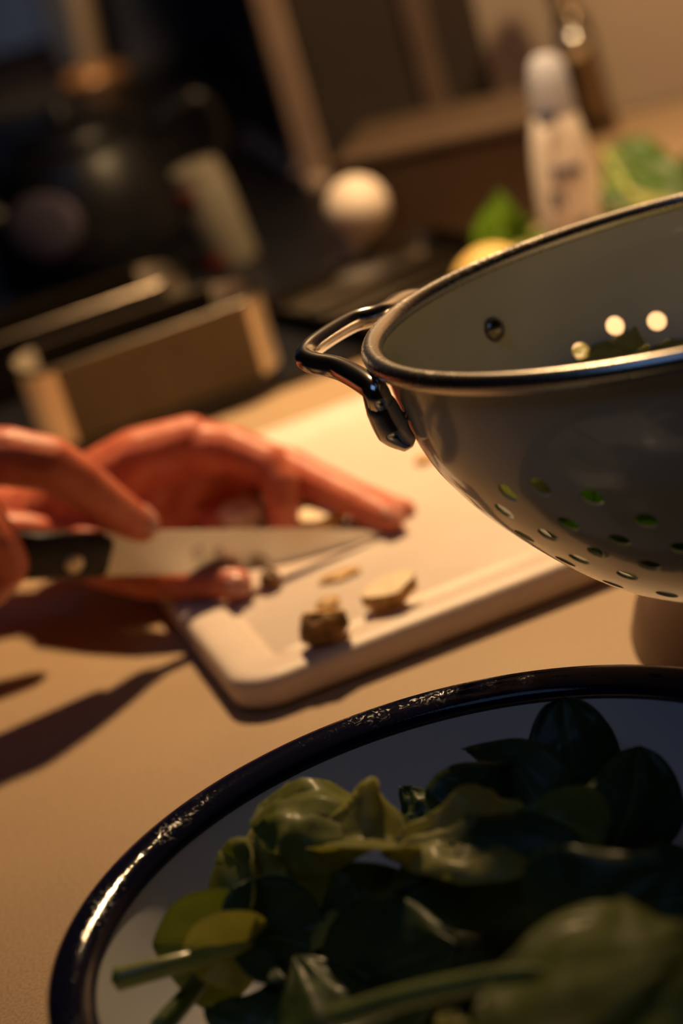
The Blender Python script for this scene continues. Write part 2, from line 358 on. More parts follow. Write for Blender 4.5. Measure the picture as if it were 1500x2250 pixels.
def prof_at(s):
    s = min(max(s, 0), ATOT-1e-9); lo, hi = 0, len(PARC)-1
    while hi-lo > 1:
        mid = (lo+hi)//2
        if PARC[mid] <= s: lo = mid
        else: hi = mid
    k = (s-PARC[lo])/(PARC[hi]-PARC[lo]); p = PP[lo].lerp(PP[hi], k); t = (PP[hi]-PP[lo]).normalized()
    i2, i0 = min(hi+1, len(PP)-1), max(lo-1, 0); t = (PP[i2]-PP[i0]).normalized()
    return p.x, p.y, -t.y, t.x      # r, z, outward normal (nr, nz)
holes = []
cl = [(213.5, .039), (222, .036), (231, .0407), (238, .0529), (207, .049), (222, .0529), (230, .0618), (203, .064), (213.5, .060), (222, .0694), (231, .0784), (241, .0689), (204, .0806), (213, .0757), (221.5, .086), (208, .0972), (224, .103)]
for k in range(6):
    for a, s in cl: holes.append(((a+60*k) % 360, s))
holes = [(a, s) for a, s in holes if 3.2 < a < 356.8]
RH = 0.0036; US = 0.1
def colander_body():
    U = 2*PI*US; pts = []; edges = []; hp = []
    hu = [(math.radians(a)*US, s, RH*US/prof_at(s)[0]) for a, s in holes]
    nu, ns = 150, 34
    def near(u, s):
        for cu, cs, ru in hu:
            if ((u-cu)/ru)**2+((s-cs)/RH)**2 < 1.5: return True
        return False
    for i in range(nu+1):
        for j in range(ns+1):
            u, s = U*i/nu, ATOT*j/ns
            if i in (0, nu) or j in (0, ns) or not near(u, s): pts.append(Vector((u, s)))
    rings = []
    for cu, cs, ru in hu:
        b = len(pts); n = 20
        for k in range(n): pts.append(Vector((cu+ru*math.cos(2*PI*k/n), cs+RH*math.sin(2*PI*k/n))))
        edges += [(b+k, b+(k+1) % n) for k in range(n)]; rings.append(list(range(b, b+n)))
    vs, es, fs, ov, oe, of = delaunay_2d_cdt(pts, edges, [], 0, 1e-7)
    inv = {}
    for i, l in enumerate(ov):
        for q in l: inv[q] = i
    bm = bmesh.new(); TH = 0.0011
    def mk(v, off):
        r, z, nr, nz = prof_at(v.y); a = v.x/US; r2, z2 = r-nr*off, z-nz*off
        return bm.verts.new((r2*math.cos(a), r2*math.sin(a), z2+CDEP))
    A = [mk(v, 0) for v in vs]; B = [mk(v, TH) for v in vs]
    W1 = [[(mk(vs[inv[q]], 0), mk(vs[inv[q]], TH)) for q in rg] for rg in rings]
    for f in fs:
        x = sum(vs[i].x for i in f)/len(f); y = sum(vs[i].y for i in f)/len(f)
        if any(((x-cu)/ru)**2+((y-cs)/RH)**2 < 0.985 for cu, cs, ru in hu): continue
        try: bm.faces.new([A[i] for i in f]); bm.faces.new([B[i] for i in reversed(f)])
        except ValueError: pass
    for w in W1:
        n = len(w)
        for k in range(n): bm.faces.new((w[k][0], w[k][1], w[(k+1) % n][1], w[(k+1) % n][0]))
    seam = [v for v in A+B if abs(v.co.y) < 1e-4 and v.co.x > 0]
    bmesh.ops.remove_doubles(bm, verts=seam, dist=1e-5)
    # closed bottom
    for off in (0, TH):
        r, z, nr, nz = prof_at(ATOT); ring = [bm.verts.new(((r-nr*off+0.0006)*math.cos(2*PI*k/40), (r-nr*off+0.0006)*math.sin(2*PI*k/40), z-nz*off+CDEP)) for k in range(40)]
        bm.faces.new(ring)
    bmesh.ops.delete(bm, geom=[v for v in bm.verts if not v.link_faces], context='VERTS')
    return bm
from_bm('body', colander_body(), M_white, col, angle=40)
from_bm('rim', torus_bm(0.1121, 0.0034, 240, 16, CDEP), M_steelrim, col)
def loc_plane(px, py, zl):
    p = at_plane(px, py, col.matrix_world @ Vector((0, 0, CDEP+zl)), cn); return CINV @ p
def pol(a, r, z): return Vector((r*math.cos(math.radians(a)), r*math.sin(math.radians(a)), CDEP+z))
hpts = [pol(187.5, 0.1115, -0.0185), pol(187.5, 0.1150, -0.0125), loc_plane(822, 856, -0.006), loc_plane(750, 812, -0.003), loc_plane(688, 797, -0.001), loc_plane(672, 782, 0.000), loc_plane(700, 752, 0.001), loc_plane(775, 707, 0.001), loc_plane(840, 689, 0.0), pol(136, 0.126, -0.003), pol(128.5, 0.1165, -0.0125), pol(128, 0.1115, -0.0185)]
from_bm('handle', tube_bm(hpts, [0.0038, .0042, .0040, .0038, .0037, .0037, .0036, .0036, .0036, .0038, .0042, .0038], 16, 8), M_chrome, col)
for a in (187.5, 128):
    br = from_bm('bracket', tube_bm([pol(a, 0.1165, -0.005), pol(a, 0.1150, -0.0125), pol(a, 0.1132, -0.0205), pol(a, 0.1095, -0.0265)], [0.0034, 0.0052, 0.0056, 0.003], 16, 6), M_chrome, col)
    rv = from_bm('rivet', lathe_bm([(0, 0.0034), (0.0019, 0.0030), (0.0036, 0.0018), (0.0046, 0), (0, 0)], 24), mat('dull_rivet', (0.34, 0.30, 0.25), 0.3, 1.0, noise_scale=200, var=.1), col)
    rv.location = pol(a, 0.1064, -0.0205); rv.rotation_euler = Vector((-math.cos(math.radians(a)), -math.sin(math.radians(a)), 0.15)).to_track_quat('Z', 'Y').to_euler()

# upturned bowl that carries the colander
ub = empty('stoneware_bowl', (0.172, 0.825, 0), 'brown stoneware bowl turned upside down behind the navy-rimmed bowl', 'bowl')
from_bm('body', lathe_bm([(0.080, 0), (0.0800, 0.003), (0.0765, 0.012), (0.068, 0.027), (0.0565, 0.042), (0.045, 0.054), (0.034, 0.0625), (0, 0.066), (0, 0.062), (0.032, 0.0585), (0.043, 0.050), (0.054, 0.039), (0.065, 0.025), (0.073, 0.012), (0.077, 0)], 96), M_brown, ub, angle=50)
from_bm('foot_ring', lathe_bm([(0.030, 0.0640), (0.030, 0.0695), (0.034, 0.0695), (0.036, 0.0635)], 64, close=True), M_brown, ub, angle=50)

# ---------------------------------------------------------------- paring knife
KT = at_d(836, 1176, 1.058); KH = at_d(238, 1215, 1.022)
kx = (KT-KH); kn = Vector((kx.y, -kx.x, 0)).normalized()
if kn.y > 0: kn = -kn                                   # towards the camera side
kxa = Vector((kx.x, kx.y, 0)).normalized(); kza = Vector((0, 0, 1))
knife = empty('paring_knife', KH, 'small kitchen knife with a black riveted handle held over the board', 'knife')
knife.matrix_world = Matrix(((kxa.x, -kn.x, 0, KH.x), (kxa.y, -kn.y, 0, KH.y), (0, 0, 1, KH.z), (0, 0, 0, 1)))
KINV = knife.matrix_world.inverted()
def kp(px, py): p = KINV @ at_plane(px, py, KT, kn); return p.x, p.z
spine = [kp(*q) for q in ((228, 1168), (320, 1167), (400, 1166), (500, 1164), (600, 1163), (700, 1162), (760, 1163), (805, 1166), (828, 1171), (836, 1176))]
edge = [kp(*q) for q in ((218, 1266), (330, 1263), (420, 1260), (500, 1257), (560, 1253), (640, 1239), (710, 1221), (770, 1202), (815, 1185), (836, 1177))]
bm = bmesh.new(); rows = []
for (sx, sz), (ex, ez), k in zip(spine, edge, range(10)):
    th = 0.0009*(1-0.5*k/9); row = []
    for f, t in ((0, 1), (0.5, 0.7), (0.9, 0.3), (1, 0.03)): row.append(bm.verts.new((sx+(ex-sx)*f, -th*t, sz+(ez-sz)*f)))
    for f, t in ((1, 0.03), (0.9, 0.3), (0.5, 0.7), (0, 1)): row.append(bm.verts.new((sx+(ex-sx)*f, th*t, sz+(ez-sz)*f)))
    rows.append(row)
for a, b in zip(rows[:-1], rows[1:]):
    for k in range(8): bm.faces.new((a[k], a[(k+1) % 8], b[(k+1) % 8], b[k]))
bm.faces.new(rows[0]); bm.faces.new(rows[-1])
from_bm('blade', bm, M_blade, knife, angle=40)
secs = []
for (tx, ty), (bx_, by_), hw in (((-300, 1188), (-300, 1276), 0.0055), ((-270, 1172), (-270, 1288), 0.0075), ((-120, 1172), (-120, 1276), 0.0075), ((60, 1170), (60, 1270), 0.0072), ((222, 1170), (206, 1266), 0.0068), ((246, 1182), (226, 1262), 0.0058)):
    t = kp(tx, ty); b = kp(bx_, by_); h = t[1]-b[1]; e = 0.0035; s = []
    for k in range(16):
        a = 2*PI*k/16; cy = math.copysign(abs(math.cos(a))**0.5, math.cos(a)); sz = math.copysign(abs(math.sin(a))**0.6, math.sin(a))
        f = (sz+1)/2; s.append((b[0]+(t[0]-b[0])*f, hw*cy, b[1]+h*f))
    secs.append(s)
from_bm('handle', loops_bm(secs), M_black, knife, angle=50)
for px in (155, -70, -220):
    x, z = kp(px, 1227); rv = from_bm('rivet', lathe_bm([(0, 0.0006), (0.0036, 0.0005), (0.0044, 0), (0, -0.001)], 24), M_brass, knife); rv.location = (x, -0.00725, z); rv.rotation_euler = (PI/2, 0, 0)
bm = bmesh.new()                                         # maker's mark, two blurred signs on the blade
for px, w in ((434, 22), (480, 14)):
    x, z = kp(px, 1213); s_ = w*0.19e-3
    for dx, dz, sx, sz in ((-s_/2, 0, 0.0005, 0.0055), (s_/2, 0.0006, 0.0005, 0.0045), (0, 0.002, s_, 0.0005), (0, -0.002, s_, 0.0005)):
        box_bm(sx, 0.00012, sz, (x+dx, -0.00078, z+dz), bm=bm)
from_bm('etched_mark', bm, M_etch, knife, smooth=False)

# ---------------------------------------------------------------- person: two hands with their forearms
def blob_mesh(name, chains, m, parent, voxel=0.0011, iters=6):
    bm = bmesh.new(); ico = bmesh.new(); bmesh.ops.create_icosphere(ico, subdivisions=2, radius=1)
    ime = bpy.data.meshes.new('ico'); ico.to_mesh(ime); ico.free()
    for ch in chains:
        for (p, r), (q, s) in zip(ch[:-1], ch[1:]):
            p, q = Vector(p), Vector(q); n = max(2, int((q-p).length/(0.35*min(r, s)))+1)
            for k in range(n+1):
                t = k/n; b0 = len(bm.verts); bm.from_mesh(ime); bm.verts.ensure_lookup_table()
                M = Matrix.Translation(p.lerp(q, t)) @ Matrix.Scale(r+(s-r)*t, 4)
                for v in bm.verts[b0:]: v.co = M @ v.co
    me = bpy.data.meshes.new(name); bm.to_mesh(me); bm.free(); bpy.data.meshes.remove(ime)
    o = bpy.data.objects.new(name, me); C.objects.link(o)
    r = o.modifiers.new('r', 'REMESH'); r.mode = 'VOXEL'; r.voxel_size = voxel
    s = o.modifiers.new('s', 'SMOOTH'); s.factor = 0.5; s.iterations = iters
    bpy.context.view_layer.update()
    me2 = bpy.data.meshes.new_from_object(o.evaluated_get(bpy.context.evaluated_depsgraph_get()))
    bpy.data.objects.remove(o); bpy.data.meshes.remove(me); me2.name = name
    return link(name, me2, m, parent)
def c3(*pts): return [(at_d(x, y, d), r*1e-3) for x, y, d, r in pts]
def nail(parent, c, ax, nrm, w, l, name='fingernail'):
    ax = ax.normalized(); nrm = (nrm-ax*nrm.dot(ax)).normalized(); s = nrm.cross(ax)
    bm = bmesh.new(); rows = []
    for z0 in (0.0006, -0.0004):
        g = []
        for i in range(9):
            u = -1+2*i/8; row = []
            for j in range(7):
                v = -1+2*j/6; e = (1-abs(u)**3.2*0.55)
                row.append(bm.verts.new(c+ax*(u*l/2)+s*(v*w/2*e)+nrm*(z0-0.0022*v*v*e-0.0008*u*u)))
            g.append(row)
        rows.append(g)
    for gi, g in enumerate(rows):
        for i in range(8):
            for j in range(6):
                q = (g[i][j], g[i+1][j], g[i+1][j+1], g[i][j+1]); bm.faces.new(q)
    A, B = rows; ra = [A[i][0] for i in range(9)]+[A[8][j] for j in range(1, 7)]+[A[i][6] for i in range(7, -1, -1)]+[A[0][j] for j in range(5, 0, -1)]
    rb = [B[i][0] for i in range(9)]+[B[8][j] for j in range(1, 7)]+[B[i][6] for i in range(7, -1, -1)]+[B[0][j] for j in range(5, 0, -1)]
    for k in range(len(ra)): bm.faces.new((ra[k], ra[(k+1) % len(ra)], rb[(k+1) % len(ra)], rb[k]))
    return from_bm(name, bm, M_nail, parent)
per = empty('person', (0, 0, 0), 'person seen only as two hands cutting with a small knife on the white board', 'person')
R_index = c3((-75, 1000, 1.000, 13), (20, 1004, .998, 13.2), (108, 1018, 1.0, 12.2), (172, 1056, 1.007, 11.0), (230, 1102, 1.015, 10.0), (276, 1137, 1.023, 9.4), (308, 1157, 1.028, 8.1))
R_mid = c3((-150, 1040, .995, 14), (-70, 1115, .985, 12.5), (-14, 1195, .985, 11.5), (8, 1240, .990, 11), (-22, 1283, 1.0, 10), (-75, 1318, 1.012, 9), (-110, 1330, 1.022, 8))
R_ring = c3((-220, 1065, .99, 13.5), (-150, 1150, .98, 12), (-95, 1240, .982, 11), (-120, 1300, .995, 9.5), (-170, 1330, 1.012, 8.5))
R_little = c3((-290, 1090, .99, 12), (-235, 1180, .98, 10.5), (-195, 1255, .985, 9.5), (-220, 1305, 1.0, 8.5), (-255, 1325, 1.013, 7.5))
R_thumb = c3((-330, 1140, 1.045, 14), (-200, 1160, 1.052, 12.5), (-110, 1170, 1.055, 10.5), (0, 1168, 1.056, 9.6), (60, 1166, 1.056, 8.2), (82, 1166, 1.056, 7))
R_palm = [c3((-75, 1005, 1.0, 13), (-300, 1050, 1.01, 17), (-430, 1080, 1.01, 20)), c3((-150, 1040, .995, 14), (-320, 1075, 1.005, 17), (-430, 1090, 1.01, 20)), c3((-220, 1065, .99, 13.5), (-430, 1100, 1.01, 20)), c3((-290, 1090, .99, 12), (-430, 1110, 1.01, 19)), c3((-330, 1140, 1.045, 14), (-430, 1095, 1.02, 20)), c3((-75, 1005, 1.0, 13), (-150, 1040, .995, 14), (-220, 1065, .99, 13.5), (-290, 1090, .99, 12)), c3((-430, 1095, 1.01, 21), (-560, 1090, 1.015, 22), (-760, 1070, 1.03, 27), (-1050, 1030, 1.05, 34), (-1400, 960, 1.09, 38))]
rh = blob_mesh('right_hand', [R_index, R_mid, R_ring, R_little, R_thumb]+R_palm, M_skin, per)
L_thumb = c3((150, 1180, 1.095, 15), (235, 1240, 1.072, 12), (320, 1268, 1.055, 10), (420, 1276, 1.044, 8.8), (490, 1279, 1.037, 8.0), (522, 1281, 1.034, 6.8))
L_index = c3((418, 970, 1.093, 11.6), (510, 985, 1.082, 10.8), (590, 1018, 1.074, 9.9), (615, 1060, 1.071, 8.9), (622, 1100, 1.072, 8.2), (621, 1140, 1.075, 7.4), (618, 1156, 1.076, 6.5))
L_mid = c3((385, 985, 1.115, 11.5), (520, 1000, 1.108, 10.8), (640, 1032, 1.098, 10.2), (700, 1062, 1.088, 9.3), (770, 1096, 1.076, 8.6), (830, 1126, 1.065, 7.8), (858, 1140, 1.060, 6.6))
L_ring = c3((370, 990, 1.137, 11.3), (520, 1000, 1.130, 10.4), (660, 1040, 1.118, 9.2), (790, 1098, 1.097, 8.2), (862, 1122, 1.081, 7.2), (886, 1124, 1.076, 6.2))
L_little = c3((350, 1000, 1.155, 10), (470, 1000, 1.15, 9), (590, 1030, 1.14, 8), (680, 1065, 1.125, 7), (720, 1080, 1.118, 6))
L_palm = [c3((418, 970, 1.093, 11.6), (300, 1020, 1.10, 14), (150, 1120, 1.11, 20)), c3((385, 985, 1.115, 11.5), (300, 1030, 1.115, 15), (150, 1120, 1.12, 21)), c3((370, 990, 1.137, 11.3), (150, 1115, 1.13, 20)), c3((350, 1000, 1.155, 10), (150, 1115, 1.14, 18)), c3((418, 970, 1.093, 11.6), (385, 985, 1.115, 11.5), (370, 990, 1.137, 11.3), (350, 1000, 1.155, 10)), c3((150, 1180, 1.095, 15), (260, 1090, 1.104, 13), (340, 1030, 1.104, 12)), c3((235, 1240, 1.076, 12), (290, 1140, 1.092, 11), (380, 1020, 1.100, 11)), c3((150, 1120, 1.12, 21), (60, 1150, 1.125, 22), (-150, 1150, 1.15, 25), (-500, 1100, 1.20, 33), (-900, 1020, 1.27, 38))]
L_fill = [c3((418, 968, 1.088, 12), (300, 1008, 1.088, 14.5), (185, 1090, 1.095, 18)), c3((500, 985, 1.084, 11.5), (400, 985, 1.090, 13), (280, 1040, 1.094, 14)), c3((245, 1190, 1.096, 12), (330, 1085, 1.103, 13), (425, 1000, 1.106, 12)), c3((300, 1160, 1.10, 12), (385, 1080, 1.11, 13), (470, 1010, 1.11, 11)),
          c3((450, 990, 1.125, 11), (505, 1060, 1.122, 10), (500, 1120, 1.115, 9), (470, 1145, 1.11, 8)), c3((420, 1000, 1.14, 11), (450, 1070, 1.13, 10.5), (430, 1140, 1.12, 9)), c3((380, 1040, 1.115, 13), (390, 1120, 1.11, 11), (340, 1150, 1.105, 12)), c3((540, 1010, 1.115, 10), (545, 1060, 1.12, 9), (520, 1105, 1.118, 8))]
lh = blob_mesh('left_hand', L_fill+[L_thumb, L_index, L_mid, L_ring, L_little]+L_palm, M_skin, per)
tocam = -fwd
_n = (CR*0.50+CU*0.40+tocam*0.76).normalized()
nail(rh, at_d(309, 1154, 1.028)+_n*0.0079, at_d(345, 1180, 1.030)-at_d(290, 1126, 1.024), _n, 0.0115, 0.0135)
nail(lh, at_d(524, 1284, 1.0272), CR+CU*-0.05, tocam+CU*0.1, 0.0095, 0.0115)
nail(lh, at_d(866, 1122, 1.055), CR*0.85-CU*0.45, CU*0.8+CR*0.35+tocam*0.4, 0.0100, 0.0115)
nail(lh, at_d(888, 1107, 1.074), CR*0.85-CU*0.4, CU*0.85+CR*0.4+tocam*0.1, 0.0095, 0.011)
for nm, a, b, r0, r1 in (('sleeve', (-880, 1052, 1.04), (-1500, 945, 1.10), .038, .048), ('sleeve', (-420, 1112, 1.19), (-1020, 1000, 1.29), .038, .048)):
    A, B = at_d(*a), at_d(*b)
    from_bm(nm, tube_bm([A, A.lerp(B, .33), A.lerp(B, .66), B], [r0, r0*1.06, r1*.95, r1], 28, 5), M_sleeve, per)

# ---------------------------------------------------------------- scraps on the board
def lump(name, px, py, z, dims, m, label, seed, rot=0.0, cutn=None, skin=None, cutm=None, group='vegetable trimmings on the board'):
    bm = bmesh.new(); bmesh.ops.create_icosphere(bm, subdivisions=4, radius=1)
    for v in bm.verts:
        n = noise.noise(v.co*1.6+Vector((seed, seed*2, 0)))*0.28+noise.noise(v.co*4+Vector((seed, 0, seed)))*0.09
        v.co = v.co*(1+n)
    if cutn:
        for cn_, d_ in cutn:
            cv = Vector(cn_).normalized()
            bmesh.ops.bisect_plane(bm, geom=bm.verts[:]+bm.edges[:]+bm.faces[:], plane_co=cv*d_, plane_no=cv, clear_outer=True)
    for v in bm.verts: v.co = Vector((v.co.x*dims[0], v.co.y*dims[1], v.co.z*dims[2]))
    zmin = min(v.co.z for v in bm.verts)
    for v in bm.verts: v.co.z -= zmin
    cutbm = None
    if cutn:
        ed = [e for e in bm.edges if e.is_boundary]
        r = bmesh.ops.holes_fill(bm, edges=ed, sides=0); fc = [f for f in r['faces']]
        cutbm = bmesh.new()
        for f in fc:
            vs = [cutbm.verts.new(v.co+f.normal*0.0) for v in f.verts]; nrm = f.normal.copy()
            vs2 = [cutbm.verts.new(v.co+nrm*0.00035) for v in f.verts]
            cutbm.faces.new(vs2)
            for k in range(len(vs)): cutbm.faces.new((vs[k], vs[(k+1) % len(vs)], vs2[(k+1) % len(vs)], vs2[k]))
    o = from_bm(name, bm, m, angle=50); p = at_z(px, py, z); o.location = p; o.rotation_euler = (0, 0, rot)
    tag(o, label, 'vegetable scrap', group)
    if cutbm: from_bm('cut_face', cutbm, cutm or M_flesh, o, angle=40)
    return o
ZB = BT+0.0002
lump('vegetable_end', 725, 1418, ZB, (0.0105, 0.0085, 0.0085), M_peel, 'dark brown knobbly vegetable end nearest the board\'s front edge', 3.1, 0.3, [((0.35, 0.25, 0.9), 0.55)], cutm=M_peel2)
s2 = lump('vegetable_end', 868, 1338, ZB, (0.0115, 0.0070, 0.0075), M_peel2, 'pale cut vegetable end with a brown tip, right of the dark one', 5.3, 0.2, [((-0.15, -0.15, 0.95), 0.35)])
tip = lump('tip', 816, 1326, ZB, (0.003, 0.0028, 0.004), M_peel, None, 8.8); tip.parent = s2; tip.matrix_parent_inverse = Matrix.Identity(4)
for k_ in ('category', 'group'):
    if k_ in tip: del tip[k_]
s2m = Matrix.Translation(s2.location) @ Matrix.Rotation(0.2, 4, 'Z'); tip.location = s2m.inverted() @ at_z(817, 1338, ZB+.001)
lump('vegetable_flake', 722, 1336, ZB, (0.0055, 0.0042, 0.0022), M_peel2, 'small yellowish flake behind the dark vegetable end', 1.7, 0.7)
lump('vegetable_end', 600, 1292, ZB, (0.0045, 0.0040, 0.0042), M_peel, 'small brown stub under the knife edge by the thumb tip', 9.2, 0.2)
lump('vegetable_flake', 748, 1268, ZB, (0.009, 0.004, 0.0011), M_peel2, 'thin pale yellow shaving flat on the board beyond the stub', 4.4, 0.1)
lump('vegetable_flake', 938, 1012, ZB, (0.006, 0.004, 0.0013), M_peel2, 'faint orange shaving on the far part of the board by the colander', 2.4, 0.4)
lump('vegetable_piece', 543, 1170, ZB, (0.010, 0.007, 0.0085), M_flesh, 'pale peeled vegetable piece behind the knife, left of the bent finger', 6.1, 0.3, [((0, -0.3, 0.9), 0.5)])
lump('vegetable_piece', 712, 1170, ZB, (0.0125, 0.006, 0.0075), M_peel2, 'pale vegetable piece with golden skin under the outstretched finger', 7.6, 0.2, [((0, -0.2, 0.9), 0.45)])

# ---------------------------------------------------------------- leaves
def leaf_obj(name, spine, hint, width, m, label, cat='leaf', group=None, cup=0.15, curl=0.0, ruffle=0.05, seed=0, stem=None, stem_r=0.0022, stem_m=None, parent=None, fat=0.62, nu=22, nv=12, taper=0.9):
    sp = catmull([Vector(p) for p in spine], 10); n = len(sp); base = sp[0].copy(); L = sum((a-b).length for a, b in zip(sp[:-1], sp[1:]))
    bm = bmesh.new(); uvl = bm.loops.layers.uv.new('uv'); rows = []; hv = Vector(hint); TH = 0.00022; top, bot = [], []
    for i in range(nu+1):
        t = i/nu; f = t*(n-1); k = min(int(f), n-2); p = sp[k].lerp(sp[k+1], f-k); tg = (sp[min(k+2, n-1)]-sp[max(k-1, 0)]).normalized()
        s = tg.cross(hv).normalized(); nn = s.cross(tg).normalized()
        w = width/2*(math.sin(PI*min(1, max(0, t**fat)))**taper*0.98+0.02) if t < 0.999 else width*0.02
        ra, rb = [], []
        for j in range(nv+1):
            v = -1+2*j/nv
            zz = cup*width*(abs(v)**1.7)*math.sin(PI*min(1, t*1.05+0.02))+curl*width*(v**3)*0.3 - 0.035*width*math.exp(-(v/0.09)**2)
            pos = p+s*(v*w)
            rf = noise.noise(Vector((t*4.5+seed*3.7, v*2.6, seed)))*ruffle*width*(0.4+abs(v)) + noise.noise(Vector((t*11+seed, v*7, seed*2)))*ruffle*0.3*width
            q = pos+nn*(zz+rf)-base
            ra.append(bm.verts.new(q+nn*TH)); rb.append(bm.verts.new(q-nn*TH))
        top.append(ra); bot.append(rb)
    def quad(vs, uvs):
        f = bm.faces.new(vs); f.smooth = True
        for lo, u in zip(f.loops, uvs): lo[uvl].uv = u
    for i in range(nu):
        for j in range(nv):
            u = [(i/nu, j/nv), ((i+1)/nu, j/nv), ((i+1)/nu, (j+1)/nv), (i/nu, (j+1)/nv)]
            quad((top[i][j], top[i+1][j], top[i+1][j+1], top[i][j+1]), u)
            quad((bot[i][j+1], bot[i+1][j+1], bot[i+1][j], bot[i][j]), u[::-1])
    rim_a = [(0, j) for j in range(nv)]+[(i, nv) for i in range(nu)]+[(nu, j) for j in range(nv, 0, -1)]+[(i, 0) for i in range(nu, 0, -1)]
    for k in range(len(rim_a)):
        a, b = rim_a[k], rim_a[(k+1) % len(rim_a)]
        quad((top[a[0]][a[1]], top[b[0]][b[1]], bot[b[0]][b[1]], bot[a[0]][a[1]]), [(a[0]/nu, a[1]/nv), (b[0]/nu, b[1]/nv)]*2)
    me = bpy.data.meshes.new(name); bmesh.ops.recalc_face_normals(bm, faces=bm.faces); bm.to_mesh(me); bm.free(); me.materials.append(m)
    o = bpy.data.objects.new(name, me); C.objects.link(o); o.location = base
    if parent: o.parent = parent; o.location = base-parent.location
    else: tag(o, label, cat, group)
    if stem:
        st = [Vector(q)-base for q in stem]; t0 = (sp[1]-sp[0]).normalized()
        pts = [p for p in st]+[Vector((0, 0, 0)), t0*L*0.25]
        from_bm('stem', tube_bm(pts, [stem_r*1.15]+[stem_r]*(len(st)-1)+[stem_r*0.95, stem_r*0.25], 12, 6), stem_m or M_stem, o)
    return o
def Z(*a): return at_z(*a)
UPC = Vector((0, -0.55, 0.83)); CAMN = Vector((-0.1, -0.9, 0.35))
GB = 'spinach leaves in the navy-rimmed bowl'
def bl(spine, hint, w, m, label, **k):
    return leaf_obj('spinach_leaf', [Z(*q) for q in spine], hint, w, m, label, group=GB, **k)
bl([(480, 2100, .052), (585, 1970, .066), (640, 1870, .074), (672, 1775, .080)], (-0.35, -0.85, 0.4), .042, M_leaf, 'large green spinach leaf standing at the left of the heap with a long stem', seed=1, cup=-0.12, ruffle=.10, fat=.85, taper=.6, stem=[Z(350, 2262, .050), Z(420, 2180, .052)], stem_m=M_stemdark, stem_r=.0030)
bl([(552, 1815, .080), (640, 1772, .084), (770, 1795, .080), (912, 1842, .070)], (-0.1, -0.12, 0.98), .036, M_leaf, 'folded crest of a spinach leaf over the top of the large left leaf', seed=23, cup=-.2, ruffle=.12, fat=.7, taper=.6)
bl([(505, 2060, .058), (560, 1930, .070), (556, 1812, .076)], (-0.9, -0.4, 0.3), .020, M_leafpale, 'narrow pale turned-over edge left of the large spinach leaf', seed=24, cup=.25, ruffle=.08)
bl([(905, 1850, .072), (800, 1835, .079), (660, 1862, .074)], (0.0, -0.15, 0.98), .032, M_leafpale, 'pale green folded spinach leaf behind the large arched leaf\'s crest', seed=2, cup=.25, ruffle=.06)
wet = bl([(1215, 1870, .066), (1100, 1845, .074), (960, 1850, .076), (840, 1872, .074)], (0.05, -0.08, 0.99), .042, M_leafpale, 'wet shiny spinach leaf lying flat across the middle of the heap', seed=3, cup=.05, ruffle=.10)
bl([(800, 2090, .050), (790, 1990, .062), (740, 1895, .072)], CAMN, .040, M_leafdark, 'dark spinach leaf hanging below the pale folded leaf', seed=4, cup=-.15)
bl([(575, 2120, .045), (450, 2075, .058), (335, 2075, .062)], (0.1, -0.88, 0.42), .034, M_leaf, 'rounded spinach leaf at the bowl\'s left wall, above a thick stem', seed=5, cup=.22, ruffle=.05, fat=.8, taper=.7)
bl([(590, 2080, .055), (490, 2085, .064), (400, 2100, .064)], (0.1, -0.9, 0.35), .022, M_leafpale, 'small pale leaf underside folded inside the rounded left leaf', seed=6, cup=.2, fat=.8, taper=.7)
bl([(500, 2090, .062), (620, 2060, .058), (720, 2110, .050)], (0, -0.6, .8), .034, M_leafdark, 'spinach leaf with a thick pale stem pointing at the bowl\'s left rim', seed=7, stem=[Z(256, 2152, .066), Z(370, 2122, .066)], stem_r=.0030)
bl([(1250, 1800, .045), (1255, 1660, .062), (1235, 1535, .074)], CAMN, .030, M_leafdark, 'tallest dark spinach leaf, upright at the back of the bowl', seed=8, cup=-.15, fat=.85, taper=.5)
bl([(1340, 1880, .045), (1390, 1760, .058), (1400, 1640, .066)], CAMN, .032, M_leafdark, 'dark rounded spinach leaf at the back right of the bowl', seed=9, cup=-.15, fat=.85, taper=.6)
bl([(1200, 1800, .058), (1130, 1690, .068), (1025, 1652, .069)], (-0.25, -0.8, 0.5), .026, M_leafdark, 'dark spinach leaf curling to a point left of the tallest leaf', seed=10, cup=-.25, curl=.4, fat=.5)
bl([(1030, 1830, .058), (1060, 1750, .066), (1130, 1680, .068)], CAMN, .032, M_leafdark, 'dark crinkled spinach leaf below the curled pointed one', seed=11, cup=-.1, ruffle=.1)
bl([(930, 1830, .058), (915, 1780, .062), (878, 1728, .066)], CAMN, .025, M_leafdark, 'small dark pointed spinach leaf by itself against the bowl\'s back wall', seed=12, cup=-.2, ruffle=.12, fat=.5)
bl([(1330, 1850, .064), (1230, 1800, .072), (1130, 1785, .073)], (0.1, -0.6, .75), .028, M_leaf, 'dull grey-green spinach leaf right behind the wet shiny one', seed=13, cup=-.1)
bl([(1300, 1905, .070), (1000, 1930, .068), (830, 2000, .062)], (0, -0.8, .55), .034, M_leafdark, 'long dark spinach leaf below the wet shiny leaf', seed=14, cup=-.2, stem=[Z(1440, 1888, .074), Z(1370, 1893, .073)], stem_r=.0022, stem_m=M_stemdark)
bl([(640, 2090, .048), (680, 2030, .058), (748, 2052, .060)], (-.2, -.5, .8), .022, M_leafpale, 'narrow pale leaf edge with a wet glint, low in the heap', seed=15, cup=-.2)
bl([(1090, 2148, .090), (1300, 2110, .098), (1560, 2060, .104)], (-0.15, 0.05, 0.98), .060, M_leaf, 'big blurred spinach leaf with a thick stem nearest the camera', seed=16, cup=-.08, ruffle=.05, stem=[Z(735, 2240, .078), Z(900, 2188, .084)], stem_r=.0030)
